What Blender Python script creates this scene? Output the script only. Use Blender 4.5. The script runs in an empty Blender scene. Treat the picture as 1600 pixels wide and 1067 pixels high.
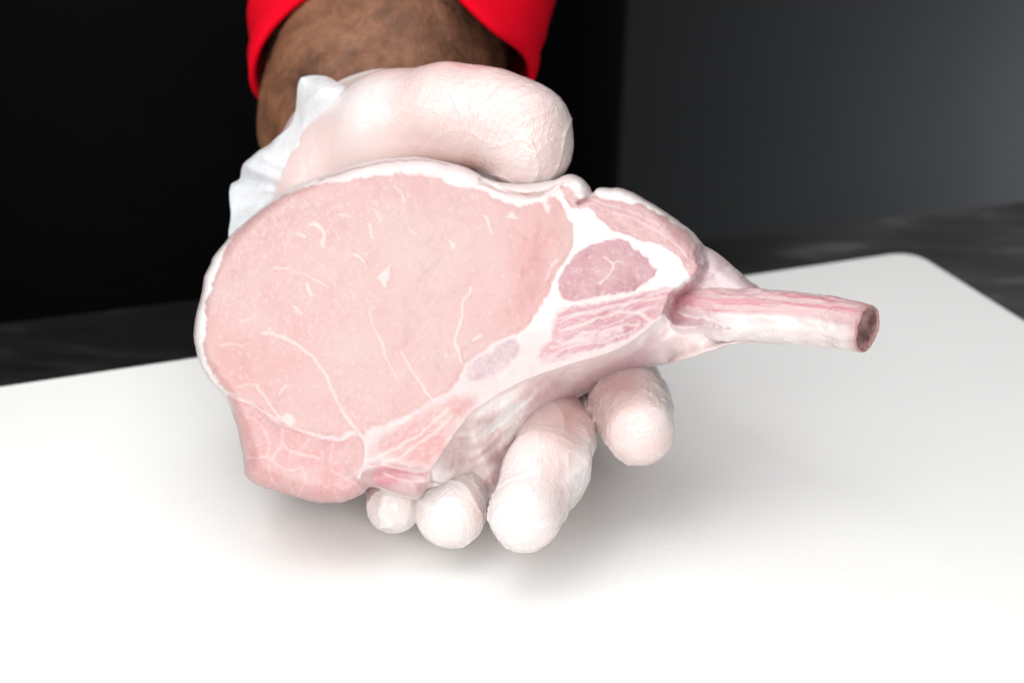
import bpy, math, random
import numpy as np
from mathutils import Vector
R = math.radians
sc = bpy.context.scene
rng = np.random.default_rng(7)
random.seed(7)

# ------------------------------------------------------------------ camera
H = 0.213                      # camera height above the top of the cutting board
PITCH = R(26.0)
LENS = 50.0
F = 1600 * LENS / 36.0
cam_d = bpy.data.cameras.new('camera'); cam = bpy.data.objects.new('camera', cam_d)
sc.collection.objects.link(cam); sc.camera = cam
cam.location = (0, 0, H); cam.rotation_euler = (math.pi/2 - PITCH, 0, 0)
cam_d.lens = LENS; cam_d.sensor_width = 36; cam_d.clip_start = 0.01; cam_d.clip_end = 50
cam_d.dof.use_dof = True; cam_d.dof.focus_distance = 0.356; cam_d.dof.aperture_fstop = 11.0

# ------------------------------------------------------------------ world, lamps, exposure
w = bpy.data.worlds.new('World'); sc.world = w; w.use_nodes = True
w.node_tree.nodes['Background'].inputs[0].default_value = (0.75, 0.85, 1.0, 1)
w.node_tree.nodes['Background'].inputs[1].default_value = 0.03

def area(name, loc, target, size, power, col=(1, 1, 1), size_y=None, spread=None):
    l = bpy.data.lights.new(name, 'AREA'); l.energy = power; l.color = col
    l.shape = 'RECTANGLE'; l.size = size; l.size_y = size_y or size
    if spread: l.spread = spread
    o = bpy.data.objects.new(name, l); sc.collection.objects.link(o)
    o.location = loc
    o.rotation_euler = (Vector(target) - Vector(loc)).to_track_quat('-Z', 'Y').to_euler()
    return o
area('softbox_key', (-0.42, 0.02, 0.62), (0.0, 0.30, 0.03), 0.70, 4.7, (1.0, 0.985, 0.97))
area('softbox_fill', (0.02, -0.22, 0.24), (0.02, 0.32, 0.03), 0.40, 2.6, (1.0, 0.98, 0.97))
area('softbox_overhead', (0.05, 0.34, 0.80), (0.05, 0.36, 0.0), 0.75, 3.8, (0.98, 0.99, 1.0))  # added overhead light, lifts the board and softens its shadows
area('wall_lamp', (1.16, 1.56, -0.40), (0.80, 1.9, -0.52), 0.25, 9.5, (0.85, 0.92, 1.0))  # added unseen light, brightens the wall towards the lower right
sc.view_settings.view_transform = 'Standard'; sc.view_settings.look = 'None'
sc.view_settings.exposure = 0.07; sc.view_settings.gamma = 1.0
sc.view_settings.use_curve_mapping = False

# ------------------------------------------------------------------ helpers
C0 = np.array([0, 0, H])
RT = np.array([1.0, 0, 0])
FW = np.array([0, math.cos(PITCH), -math.sin(PITCH)])
UP = np.array([0, math.sin(PITCH), math.cos(PITCH)])

def P(px, py, d):
    """point at depth d in front of the camera on the sight line of a place measured in the photograph"""
    px = np.asarray(px, float); py = np.asarray(py, float); d = np.asarray(d, float)
    a = (px - 800) / F; b = (533.5 - py) / F
    v = FW + a[..., None]*RT + b[..., None]*UP
    return C0 + d[..., None]*v

def on_z(px, py, z):
    v = P(px, py, 1.0) - C0
    return C0 + v * (z - H) / v[2]

def new_mesh(name, verts, faces, mat=None, parent=None, smooth=True, attrs=None, normals=None):
    me = bpy.data.meshes.new(name)
    verts = np.asarray(verts, float)
    if isinstance(faces, np.ndarray) and faces.ndim == 2:
        nf, k = faces.shape
        me.vertices.add(len(verts)); me.vertices.foreach_set('co', verts.ravel().astype(np.float32))
        me.loops.add(nf*k); me.loops.foreach_set('vertex_index', faces.ravel().astype(np.int32))
        me.polygons.add(nf); me.polygons.foreach_set('loop_start', (np.arange(nf)*k).astype(np.int32))
        me.update(calc_edges=True); me.validate()
    else:
        me.from_pydata([tuple(v) for v in verts], [], [tuple(int(i) for i in f) for f in faces])
    if smooth:
        me.polygons.foreach_set('use_smooth', [True]*len(me.polygons))
    if attrs:
        for k, a in attrs.items():
            a = np.asarray(a, np.float32)
            if a.ndim == 2:
                at = me.attributes.new(k, 'FLOAT_COLOR', 'POINT')
                at.data.foreach_set('color', np.c_[a, np.ones(len(a), np.float32)].ravel().astype(np.float32))
            else:
                at = me.attributes.new(k, 'FLOAT', 'POINT'); at.data.foreach_set('value', a)
    if normals is not None:
        me.normals_split_custom_set_from_vertices(np.asarray(normals, float))
    me.update()
    o = bpy.data.objects.new(name, me); sc.collection.objects.link(o)
    if mat: me.materials.append(mat)
    if parent: o.parent = parent
    return o

def empty(name, loc, label, cat, group=None):
    o = bpy.data.objects.new(name, None); sc.collection.objects.link(o)
    o.location = loc; o.empty_display_size = 0.02
    o['label'] = label; o['category'] = cat
    if group: o['group'] = group
    return o

def adopt(child, parent):
    """keep the world place of a mesh built in world coordinates; origin moves to the parent's base"""
    off = Vector(parent.matrix_basis.translation)
    child.data.transform(__import__('mathutils').Matrix.Translation(-off))
    child.parent = parent

def lin(c):
    c = np.asarray(c, float) / 255.0
    return np.where(c <= 0.04045, c/12.92, ((c+0.055)/1.055)**2.4)

# numpy lattice noise -------------------------------------------------
def _h(ix, iy, iz, s):
    n = (ix.astype(np.int64)*374761393 + iy.astype(np.int64)*668265263 + iz.astype(np.int64)*2147483647 + s*974634777) & 0xffffffff
    n = ((n ^ (n >> 13)) * 1274126177) & 0xffffffff
    n = (n ^ (n >> 16)) & 0xffffffff
    return n / 4294967295.0 * 2 - 1
def noise(p, scale=1.0, seed=0):
    p = np.asarray(p, float) * scale
    if p.shape[-1] == 2: p = np.concatenate([p, np.zeros(p.shape[:-1]+(1,))], -1)
    i = np.floor(p); f = p - i; i = i.astype(np.int64); u = f*f*f*(f*(f*6-15)+10)
    r = 0
    for dx in (0, 1):
        wx = u[..., 0] if dx else 1-u[..., 0]
        for dy in (0, 1):
            wy = u[..., 1] if dy else 1-u[..., 1]
            for dz in (0, 1):
                wz = u[..., 2] if dz else 1-u[..., 2]
                r = r + wx*wy*wz*_h(i[..., 0]+dx, i[..., 1]+dy, i[..., 2]+dz, seed)
    return r
def fbm(p, scale=1.0, octv=4, seed=0):
    r = 0; a = 1.0; t = 0
    for k in range(octv):
        r = r + a*noise(p, scale*2**k, seed+k*17); t += a; a *= 0.5
    return r / t
def sstep(a, b, x):
    t = np.clip((x-a)/(b-a), 0, 1); return t*t*(3-2*t)

# curves in the plane ------------------------------------------------
def catmull(pts, step=4.0, closed=True):
    pts = np.asarray(pts, float); n = len(pts); out = []
    rngk = range(n if closed else n-1)
    for i in rngk:
        if closed: p0, p1, p2, p3 = pts[i-1], pts[i], pts[(i+1) % n], pts[(i+2) % n]
        else: p0, p1, p2, p3 = pts[max(i-1, 0)], pts[i], pts[i+1], pts[min(i+2, n-1)]
        m = max(1, int(np.linalg.norm(p2[:2]-p1[:2])/step))
        for k in range(m):
            t = k/m
            out.append(0.5*((2*p1)+(-p0+p2)*t+(2*p0-5*p1+4*p2-p3)*t*t+(-p0+3*p1-3*p2+p3)*t**3))
    if not closed: out.append(pts[-1])
    return np.array(out)
def seg_dist(q, poly, closed=True):
    """distance and nearest point to a polyline"""
    q = np.asarray(q, float); best = np.full(q.shape[:-1], 1e9); near = np.zeros(q.shape)
    n = len(poly)
    for i in range(n if closed else n-1):
        a = poly[i]; b = poly[(i+1) % n]; ab = b-a; L = ab@ab
        if L < 1e-9: continue
        t = np.clip(((q-a)@ab)/L, 0, 1)
        c = a + t[..., None]*ab
        d = np.hypot(q[..., 0]-c[..., 0], q[..., 1]-c[..., 1])
        m = d < best
        best = np.where(m, d, best); near[m] = c[m]
    return best, near
def inside(q, poly):
    x = q[..., 0]; y = q[..., 1]; r = np.zeros(x.shape, bool); n = len(poly)
    for i in range(n):
        x1, y1 = poly[i]; x2, y2 = poly[(i+1) % n]
        if y1 == y2: continue
        c = ((y1 > y) != (y2 > y)) & (x < (x2-x1)*(y-y1)/(y2-y1)+x1)
        r ^= c
    return r
def signed(q, poly):
    d, _ = seg_dist(q, poly); return np.where(inside(q, poly), d, -d)

# materials -----------------------------------------------------------
def mat(name):
    m = bpy.data.materials.new(name); m.use_nodes = True
    nt = m.node_tree; b = nt.nodes['Principled BSDF']
    return m, nt, b
def nd(nt, t, **kw):
    n = nt.nodes.new(t)
    for k, v in kw.items():
        if k in ('operation', 'blend_type', 'data_type', 'attribute_name', 'feature', 'distance', 'noise_dimensions', 'wave_type', 'bands_direction', 'noise_type'): setattr(n, k, v)
        else: n.inputs[k.replace('_', ' ')].default_value = v
    return n
def ramp(nt, src, stops):
    r = nt.nodes.new('ShaderNodeValToRGB'); e = r.color_ramp.elements
    while len(e) < len(stops): e.new(0.5)
    for i, (p, c) in enumerate(stops):
        e[i].position = p; e[i].color = (*c, 1) if len(c) == 3 else c
    nt.links.new(src, r.inputs[0]); return r
def g(v): return (v, v, v)
def bump(nt, b, height, strength, dist, prev=None):
    n = nt.nodes.new('ShaderNodeBump'); n.inputs['Strength'].default_value = strength
    n.inputs['Distance'].default_value = dist
    nt.links.new(height, n.inputs['Height'])
    if prev: nt.links.new(prev.outputs[0], n.inputs['Normal'])
    nt.links.new(n.outputs[0], b.inputs['Normal']); return n

def coords(nt, scale=(1, 1, 1), rot=(0, 0, 0)):
    tc = nt.nodes.new('ShaderNodeTexCoord'); mp = nt.nodes.new('ShaderNodeMapping')
    mp.inputs['Scale'].default_value = scale; mp.inputs['Rotation'].default_value = rot
    nt.links.new(tc.outputs['Object'], mp.inputs[0]); return mp.outputs[0]

def flesh(name, rough=0.38, fleck=0.0, fib=(1, 1, 1), bumps=0.25, sss=0.12):
    m, nt, b = mat(name)
    at = nd(nt, 'ShaderNodeAttribute', attribute_name='tint')
    co = coords(nt)
    n1 = nd(nt, 'ShaderNodeTexNoise', Scale=900.0, Detail=5.0, Roughness=0.7); nt.links.new(coords(nt, fib), n1.inputs['Vector'])
    n2 = nd(nt, 'ShaderNodeTexNoise', Scale=260.0, Detail=4.0, Roughness=0.6, Distortion=0.6); nt.links.new(co, n2.inputs['Vector'])
    mul = ramp(nt, n1.outputs[0], [(0.30, (0.97, 0.955, 0.955)), (0.62, (1.01, 1.015, 1.015))])
    mul2 = ramp(nt, n2.outputs[0], [(0.35, (0.985, 0.97, 0.97)), (0.65, (1.01, 1.015, 1.015))])
    mx = nd(nt, 'ShaderNodeMixRGB', blend_type='MULTIPLY'); mx.inputs[0].default_value = 1
    nt.links.new(at.outputs['Color'], mx.inputs[1]); nt.links.new(mul.outputs[0], mx.inputs[2])
    mx2 = nd(nt, 'ShaderNodeMixRGB', blend_type='MULTIPLY'); mx2.inputs[0].default_value = 1
    nt.links.new(mx.outputs[0], mx2.inputs[1]); nt.links.new(mul2.outputs[0], mx2.inputs[2])
    nt.links.new(mx2.outputs[0], b.inputs['Base Color'])
    rr = ramp(nt, n2.outputs[0], [(0.3, g(rough-0.1)), (0.7, g(rough+0.14))])
    nt.links.new(rr.outputs[0], b.inputs['Roughness'])
    b.inputs['Specular IOR Level'].default_value = 0.5
    b.inputs['Subsurface Weight'].default_value = sss
    b.inputs['Subsurface Radius'].default_value = (1.0, 0.45, 0.4)
    b.inputs['Subsurface Scale'].default_value = 0.003
    b1 = bump(nt, b, n2.outputs[0], bumps, 0.0012)
    bump(nt, b, n1.outputs[0], bumps*0.9, 0.0005, b1)
    return m

M = {}
M['lean'] = flesh('raw_lean_meat', 0.36, bumps=0.12, sss=0.10)
M['fat'] = flesh('raw_fat', 0.40, bumps=0.08, sss=0.15)
M['membrane'] = flesh('silver_membrane', 0.36, bumps=0.09, sss=0.08)
M['bone'] = flesh('scraped_bone', 0.40, fib=(0.18, 1, 1), bumps=0.35, sss=0.08)

def simple(name, col, rough, spec=0.5):
    m, nt, b = mat(name); b.inputs['Base Color'].default_value = (*col, 1)
    b.inputs['Roughness'].default_value = rough; b.inputs['Specular IOR Level'].default_value = spec
    return m, nt, b

# white polyethylene cutting board
m, nt, b = simple('white_polyethylene', (0.80, 0.81, 0.79), 0.42)
co = coords(nt)
n = nd(nt, 'ShaderNodeTexNoise', Scale=14.0, Detail=6.0, Roughness=0.6); nt.links.new(co, n.inputs['Vector'])
r = ramp(nt, n.outputs[0], [(0.3, (0.86, 0.875, 0.86)), (0.7, (0.89, 0.895, 0.88))]); nt.links.new(r.outputs[0], b.inputs['Base Color'])
n2 = nd(nt, 'ShaderNodeTexNoise', Scale=900.0, Detail=3.0, Roughness=0.6); nt.links.new(co, n2.inputs['Vector'])
n3 = nd(nt, 'ShaderNodeTexNoise', Scale=60.0, Detail=6.0, Roughness=0.65, Distortion=0.8); nt.links.new(coords(nt, (1, 9, 1), (0, 0, 0.5)), n3.inputs['Vector'])
bb = bump(nt, b, n2.outputs[0], 0.2, 0.0003); bump(nt, b, n3.outputs[0], 0.05, 0.0005, bb)
r = ramp(nt, n3.outputs[0], [(0.3, g(0.36)), (0.7, g(0.5))]); nt.links.new(r.outputs[0], b.inputs['Roughness'])
M['board'] = m

# dark slate countertop
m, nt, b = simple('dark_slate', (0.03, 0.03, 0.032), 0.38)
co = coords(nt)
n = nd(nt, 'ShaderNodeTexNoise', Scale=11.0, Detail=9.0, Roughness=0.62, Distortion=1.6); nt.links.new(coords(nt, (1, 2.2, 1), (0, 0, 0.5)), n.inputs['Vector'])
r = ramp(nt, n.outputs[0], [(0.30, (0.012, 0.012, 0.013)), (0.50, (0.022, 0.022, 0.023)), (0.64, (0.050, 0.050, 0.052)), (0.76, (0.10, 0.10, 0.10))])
nb_ = nd(nt, 'ShaderNodeTexNoise', Scale=1.7, Detail=3.0, Distortion=0.5); nb_.noise_dimensions = '4D'; nb_.inputs['W'].default_value = 0.0; nb_.name = 'PATCH'; nt.links.new(coords(nt, (-1, 0.6, 1), (0, 0, 2.2)), nb_.inputs['Vector'])  # broad mottling placed to put left shade and right sheen into the colour
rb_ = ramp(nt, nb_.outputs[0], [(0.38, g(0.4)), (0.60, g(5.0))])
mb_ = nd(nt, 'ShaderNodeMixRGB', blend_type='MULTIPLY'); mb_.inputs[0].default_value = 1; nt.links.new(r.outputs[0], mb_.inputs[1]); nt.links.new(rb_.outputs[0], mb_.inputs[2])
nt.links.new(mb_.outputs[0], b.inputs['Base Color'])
bump(nt, b, n.outputs[0], 0.12, 0.003)
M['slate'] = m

m, nt, b = simple('dark_grey_paint', (0.16, 0.16, 0.165), 0.85)
n = nd(nt, 'ShaderNodeTexNoise', Scale=3.0, Detail=4.0); nt.links.new(coords(nt), n.inputs['Vector'])
r = ramp(nt, n.outputs[0], [(0.3, (0.020, 0.019, 0.018)), (0.7, (0.027, 0.0255, 0.0245))]); nt.links.new(r.outputs[0], b.inputs['Base Color'])
M['wall'] = m
M['floor'] = simple('dark_floor', (0.05, 0.05, 0.05), 0.7)[0]

def cloth(name, c1, c2, sheen=0.2, scale=1500):
    m, nt, b = simple(name, c1, 0.9, 0.06)
    co = coords(nt)
    n = nd(nt, 'ShaderNodeTexNoise', Scale=scale, Detail=3.0); nt.links.new(co, n.inputs['Vector'])
    n2 = nd(nt, 'ShaderNodeTexNoise', Scale=35.0, Detail=4.0); nt.links.new(co, n2.inputs['Vector'])
    r = ramp(nt, n.outputs[0], [(0.3, c1), (0.7, c2)]); nt.links.new(r.outputs[0], b.inputs['Base Color'])
    bb = bump(nt, b, n2.outputs[0], 0.5, 0.004); bump(nt, b, n.outputs[0], 0.4, 0.0006, bb)
    b.inputs['Sheen Weight'].default_value = sheen
    return m
M['red'] = cloth('red_cotton', (0.62, 0.002, 0.012), (0.80, 0.002, 0.018), 0.0)
M['black'] = cloth('black_cotton', (0.0025, 0.0025, 0.003), (0.004, 0.004, 0.0045), 0.0)

# brown skin, uneven, with dark body hair shading it
m, nt, b = simple('brown_skin', (0.2, 0.1, 0.06), 0.5, 0.35)
co = coords(nt)
n = nd(nt, 'ShaderNodeTexNoise', Scale=45.0, Detail=5.0, Roughness=0.6, Distortion=0.3); nt.links.new(co, n.inputs['Vector'])
r = ramp(nt, n.outputs[0], [(0.34, (0.085, 0.034, 0.017)), (0.5, (0.19, 0.083, 0.043)), (0.68, (0.31, 0.145, 0.078))])
n3 = nd(nt, 'ShaderNodeTexNoise', Scale=150.0, Detail=6.0, Roughness=0.75, Distortion=1.0); nt.links.new(co, n3.inputs['Vector'])
r3 = ramp(nt, n3.outputs[0], [(0.38, g(0.72)), (0.60, g(1.05))])
mx = nd(nt, 'ShaderNodeMixRGB', blend_type='MULTIPLY'); mx.inputs[0].default_value = 0.9
nt.links.new(r.outputs[0], mx.inputs[1]); nt.links.new(r3.outputs[0], mx.inputs[2]); nt.links.new(mx.outputs[0], b.inputs['Base Color'])
bb = bump(nt, b, n.outputs[0], 0.6, 0.004); bump(nt, b, n3.outputs[0], 0.7, 0.0012, bb)
b.inputs['Subsurface Weight'].default_value = 0.05; b.inputs['Subsurface Scale'].default_value = 0.003
M['skin'] = m
M['hair'] = simple('dark_body_hair', (0.012, 0.008, 0.006), 0.6)[0]

# thin white vinyl glove
def vinyl(name, cuff=False):
    m, nt, b = mat(name)
    at = nd(nt, 'ShaderNodeAttribute', attribute_name='tint')
    co = coords(nt)
    n1 = nd(nt, 'ShaderNodeTexNoise', Scale=85.0, Detail=3.0, Roughness=0.5, Distortion=2.2); nt.links.new(co, n1.inputs['Vector'])
    mus = nd(nt, 'ShaderNodeTexVoronoi', feature='DISTANCE_TO_EDGE', Scale=120.0)
    dist = nd(nt, 'ShaderNodeMixRGB', blend_type='ADD'); dist.inputs[0].default_value = 0.03
    nt.links.new(co, dist.inputs[1]); nt.links.new(n1.outputs['Color'], dist.inputs[2]); nt.links.new(dist.outputs[0], mus.inputs['Vector'])
    r = ramp(nt, mus.outputs[0], [(0.0, g(1.0)), (0.10, g(0.2)), (0.4, g(0.0))])
    wk = nd(nt, 'ShaderNodeAttribute', attribute_name='wrinkle')
    mm = nd(nt, 'ShaderNodeMath', operation='MULTIPLY'); nt.links.new(r.outputs[0], mm.inputs[0]); nt.links.new(wk.outputs['Fac'], mm.inputs[1])
    nt.links.new(at.outputs['Color'], b.inputs['Base Color'])
    b.inputs['Roughness'].default_value = 0.32
    b.inputs['Specular IOR Level'].default_value = 0.5
    b.inputs['Subsurface Weight'].default_value = 0.35; b.inputs['Subsurface Radius'].default_value = (1, 0.5, 0.42); b.inputs['Subsurface Scale'].default_value = 0.004
    nf = nd(nt, 'ShaderNodeTexNoise', Scale=420.0, Detail=3.0, Distortion=1.0); nt.links.new(co, nf.inputs['Vector'])
    b1 = bump(nt, b, n1.outputs[0], 0.12, 0.0016)
    b2 = bump(nt, b, mm.outputs[0], 0.28, 0.0008, b1)
    bump(nt, b, nf.outputs[0], 0.08, 0.0004, b2)
    cb = nd(nt, 'ShaderNodeBump'); cb.inputs['Strength'].default_value = 0.38; cb.inputs['Distance'].default_value = 0.0016
    sm = nd(nt, 'ShaderNodeMath', operation='ADD'); nt.links.new(n1.outputs[0], sm.inputs[0]); nt.links.new(mm.outputs[0], sm.inputs[1])
    nt.links.new(sm.outputs[0], cb.inputs['Height']); nt.links.new(cb.outputs[0], b.inputs['Coat Normal'])
    b.inputs['Coat Weight'].default_value = 0.8; b.inputs['Coat Roughness'].default_value = 0.16; b.inputs['Coat IOR'].default_value = 1.5
    b.inputs['Roughness'].default_value = 0.5
    if cuff:
        out = nt.nodes['Material Output']; tr = nt.nodes.new('ShaderNodeBsdfTransparent'); tl = nt.nodes.new('ShaderNodeBsdfTranslucent')
        tl.inputs[0].default_value = (0.85, 0.87, 0.9, 1)
        a = nt.nodes.new('ShaderNodeMixShader'); a.inputs[0].default_value = 0.18
        c = nt.nodes.new('ShaderNodeMixShader'); c.inputs[0].default_value = 0.20
        nt.links.new(b.outputs[0], a.inputs[1]); nt.links.new(tl.outputs[0], a.inputs[2])
        nt.links.new(a.outputs[0], c.inputs[1]); nt.links.new(tr.outputs[0], c.inputs[2]); nt.links.new(c.outputs[0], out.inputs[0])
    return m
M['vinyl'] = vinyl('white_vinyl_film')
M['film'] = vinyl('loose_vinyl_film', True)

# ------------------------------------------------------------------ setting
BT = 0.012
def slab(name, corners, z0, z1, m, bev=0.002, rad=0.0, parent=None):
    """prism with rounded plan corners and a bevelled top edge"""
    pts = []
    n = len(corners)
    for i in range(n):
        p0, p1, p2 = [np.array(corners[k % n][:2], float) for k in (i-1, i, i+1)]
        if rad > 0:
            a = (p0-p1)/np.linalg.norm(p0-p1); c = (p2-p1)/np.linalg.norm(p2-p1)
            for k in range(13):
                t = k/12; s = p1+a*rad; e = p1+c*rad
                pts.append((1-t)**2*s+2*t*(1-t)*p1+t*t*e)
        else: pts.append(p1)
    pts = np.array(pts); cen = pts.mean(0); k = len(pts)
    def ring(ins, z):
        d = np.linalg.norm(pts-cen, axis=1)[:, None]
        return np.c_[pts-(pts-cen)/d*ins, np.full(k, z)]
    rings = [ring(0, z0), ring(0, z1-bev)] + [ring(bev*(1-math.cos(a)), z1-bev+bev*math.sin(a)) for a in (0.4, 0.8, 1.2, math.pi/2)]
    V = np.concatenate(rings); Fs = []
    for j in range(len(rings)-1):
        for i in range(k):
            i2 = (i+1) % k; Fs.append((j*k+i, j*k+i2, (j+1)*k+i2, (j+1)*k+i))
    Fs.append(tuple((len(rings)-1)*k+i for i in range(k))); Fs.append(tuple(range(k))[::-1])
    o = new_mesh(name, V, Fs, m, smooth=False)
    return o

# board: far edge and right edge
A = on_z(0, 602, 0.0); B = on_z(1428, 390, 0.0)
e1 = (A-B)[:2]; e1 /= np.linalg.norm(e1)                     # along the far edge, to the left
e2 = np.array([e1[1], -e1[0]]);
if e2[1] > 0: e2 = -e2                                      # towards the camera
cr = B[:2]
bc = [cr, cr+e1*0.58, cr+e1*0.58+e2*0.40, cr+e2*0.40]
board = slab('cutting_board', bc, -BT, 0.0, M['board'], 0.0022, 0.012)
board['label'] = 'white plastic cutting board lying on the dark counter under the hand'; board['category'] = 'cutting board'

# counter
Q1 = on_z(1600, 315, -BT-0.0005); Q2 = on_z(1000, 386, -BT-0.0005)
d1 = (Q2-Q1)[:2]; d1 /= np.linalg.norm(d1); d2 = np.array([d1[1], -d1[0]])
if d2[1] > 0: d2 = -d2
q0 = Q1[:2]-d1*0.9
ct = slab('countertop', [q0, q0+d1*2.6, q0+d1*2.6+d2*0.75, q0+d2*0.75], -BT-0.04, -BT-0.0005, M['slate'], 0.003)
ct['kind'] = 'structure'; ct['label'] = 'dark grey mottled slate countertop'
wl = new_mesh('wall', [(-3, 1.9, -0.9), (3.5, 1.9, -0.9), (3.5, 1.9, 2.2), (-3, 1.9, 2.2), (-3, 2.0, -0.9), (3.5, 2.0, -0.9), (3.5, 2.0, 2.2), (-3, 2.0, 2.2)],
              [(0, 1, 2, 3), (4, 7, 6, 5), (0, 4, 5, 1), (3, 2, 6, 7), (0, 3, 7, 4), (1, 5, 6, 2)], M['wall'], smooth=False); wl['kind'] = 'structure'
fl = new_mesh('floor', [(-3, -2, -0.904), (3.5, -2, -0.904), (3.5, 1.9, -0.904), (-3, 1.9, -0.904)], [(0, 1, 2, 3)], M['floor'], smooth=False); fl['kind'] = 'structure'

# ------------------------------------------------------------------ surface nets for the rounded bodies
def surface_nets(S, org, vox):
    nx, ny, nz = S.shape; ins = S < 0
    cnt = np.zeros((nx-1, ny-1, nz-1), np.int16); acc = np.zeros((nx-1, ny-1, nz-1, 3), np.float32)
    any_in = np.zeros_like(cnt, bool); all_in = np.ones_like(cnt, bool)
    cs = [(a, b, c) for a in (0, 1) for b in (0, 1) for c in (0, 1)]
    def sl(a, b, c): return (slice(a, nx-1+a), slice(b, ny-1+b), slice(c, nz-1+c))
    for c in cs:
        any_in |= ins[sl(*c)]; all_in &= ins[sl(*c)]
    act = any_in & ~all_in; idx = -np.ones(act.shape, np.int64)
    ai = np.argwhere(act); idx[act] = np.arange(len(ai))
    pos = np.zeros((len(ai), 3)); num = np.zeros(len(ai))
    for c1 in cs:
        for ax in range(3):
            if c1[ax]: continue
            c2 = list(c1); c2[ax] = 1
            a = S[ai[:, 0]+c1[0], ai[:, 1]+c1[1], ai[:, 2]+c1[2]]; b = S[ai[:, 0]+c2[0], ai[:, 1]+c2[1], ai[:, 2]+c2[2]]
            m = (a < 0) != (b < 0); t = np.where(m, a/np.where(m, a-b, 1), 0)
            q = np.tile(np.array(c1, float), (len(ai), 1)); q[:, ax] += t
            pos[m] += q[m]; num[m] += 1
    V = (ai + pos/num[:, None])*vox + org
    Fq = []
    for ax in range(3):
        o1, o2 = (ax+1) % 3, (ax+2) % 3
        s0 = [slice(1, n-1) for n in S.shape]; s1 = list(s0); s0[ax] = slice(0, S.shape[ax]-1); s1[ax] = slice(1, S.shape[ax])
        a = ins[tuple(s0)]; b = ins[tuple(s1)]; cr_ = np.argwhere(a != b)
        flip = a[tuple(cr_.T)]
        base = cr_.copy(); base[:, o1] += 1; base[:, o2] += 1
        def cell(d1_, d2_):
            k = base.copy(); k[:, o1] -= d1_; k[:, o2] -= d2_; return idx[k[:, 0], k[:, 1], k[:, 2]]
        q = np.stack([cell(1, 1), cell(0, 1), cell(0, 0), cell(1, 0)], 1)
        q[~flip] = q[~flip][:, ::-1]
        Fq.append(q)
    return V, np.concatenate(Fq)

def smin(a, b, k):
    h = np.clip(0.5+0.5*(b-a)/k, 0, 1); return b*(1-h)+a*h-k*h*(1-h)
def rcone(X, a, b, ra, rb):
    a = a.astype(np.float32); b = b.astype(np.float32); ab = b-a; L = ab@ab
    t = np.clip(((X-a)@ab)/L, 0, 1)
    c = X-a-t[..., None]*ab
    return np.sqrt((c*c).sum(-1))-(ra+(rb-ra)*t)
def chain(X, pts, k=0.003):
    r = None
    for i in range(len(pts)-1):
        d = rcone(X, pts[i][0], pts[i+1][0], pts[i][1], pts[i+1][1])
        r = d if r is None else smin(r, d, k)
    return r
def pr(px, py, d, r): return (P(px, py, d), r)

# ------------------------------------------------------------------ the hand: chains of (photo x, photo y, depth, radius)
THUMB = [pr(548, 275, .428, .0185), pr(620, 207, .408, .0165), pr(700, 184, .397, .0137), pr(765, 186, .391, .0127), pr(815, 207, .387, .0125), pr(829, 236, .385, .0108)]
INDEX = [pr(800, 430, .430, .0125), pr(900, 515, .418, .0105), pr(963, 584, .398, .0098), pr(981, 632, .380, .0099), pr(999, 672, .367, .0090)]
MIDDLE = [pr(740, 470, .434, .0130), pr(820, 560, .418, .0105), pr(854, 625, .394, .0090), pr(866, 680, .375, .0095), pr(848, 740, .359, .0097), pr(821, 803, .347, .0090)]
RING = [pr(670, 480, .434, .0125), pr(720, 640, .412, .0108), pr(712, 745, .382, .0098), pr(703, 800, .362, .0090)]
PINKY = [pr(590, 470, .434, .0120), pr(630, 640, .415, .0098), pr(622, 745, .384, .0086), pr(616, 787, .370, .0073)]
PALM = [(pr(508, 308, .419, .0135), pr(570, 250, .418, .0155)), (pr(508, 308, .419, .0135), pr(620, 320, .422, .014)), (pr(545, 320, .440, .020), pr(640, 400, .436, .024)), (pr(640, 400, .436, .024), pr(740, 450, .432, .020)),
        (pr(525, 360, .440, .015), pr(590, 470, .438, .017)), (pr(600, 230, .440, .027), pr(740, 400, .432, .018)),
        (pr(548, 275, .428, .0185), pr(640, 330, .430, .020)), (pr(505, 290, .432, .012), pr(540, 250, .430, .016))]
def hand_sdf(X, off=0.0):
    pal = None
    for a, b in PALM:
        d = rcone(X, a[0], b[0], a[1], b[1]); pal = d if pal is None else smin(pal, d, .010)
    out = pal
    for ch, k in ((THUMB, .012), (INDEX, .007), (MIDDLE, .007), (RING, .006), (PINKY, .006)):
        out = np.minimum(out, smin(pal, chain(X, ch, .004 if ch is not THUMB else .006), k))
    return out + off
def grid(lo, hi, vox):
    ax = [np.arange(l, h, vox, dtype=np.float32) for l, h in zip(lo, hi)]
    return np.stack(np.meshgrid(*ax, indexing='ij'), -1)
def band(fn, X, lo, hi, vox, m=6):
    """sample a distance only near the surface: coarse grid first, then the fine points around it"""
    nx, ny, nz = X.shape[:3]
    c = [np.minimum(np.arange(m//2, n+m//2, m), n-1) for n in (nx, ny, nz)]
    cg = fn(X[np.ix_(*c)])
    big = np.repeat(np.repeat(np.repeat(cg, m, 0), m, 1), m, 2)[:nx, :ny, :nz].astype(np.float32)
    near = np.abs(big) < m*vox*1.35
    S = big.copy(); pts = X[near]
    S[near] = np.concatenate([fn(pts[i:i+400000]) for i in range(0, len(pts), 400000)])
    return S
allp = np.array([p for ch in (THUMB, INDEX, MIDDLE, RING, PINKY) for p, r in ch] + [p for a, b in PALM for p, r in (a, b)])
lo = allp.min(0)-.03; hi = allp.max(0)+.03
vx = 0.0012
X = grid(lo, hi, vx)
S = band(hand_sdf, X, lo, hi, vx)
GV, GF = surface_nets(S, lo, vx)
del X, S

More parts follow.
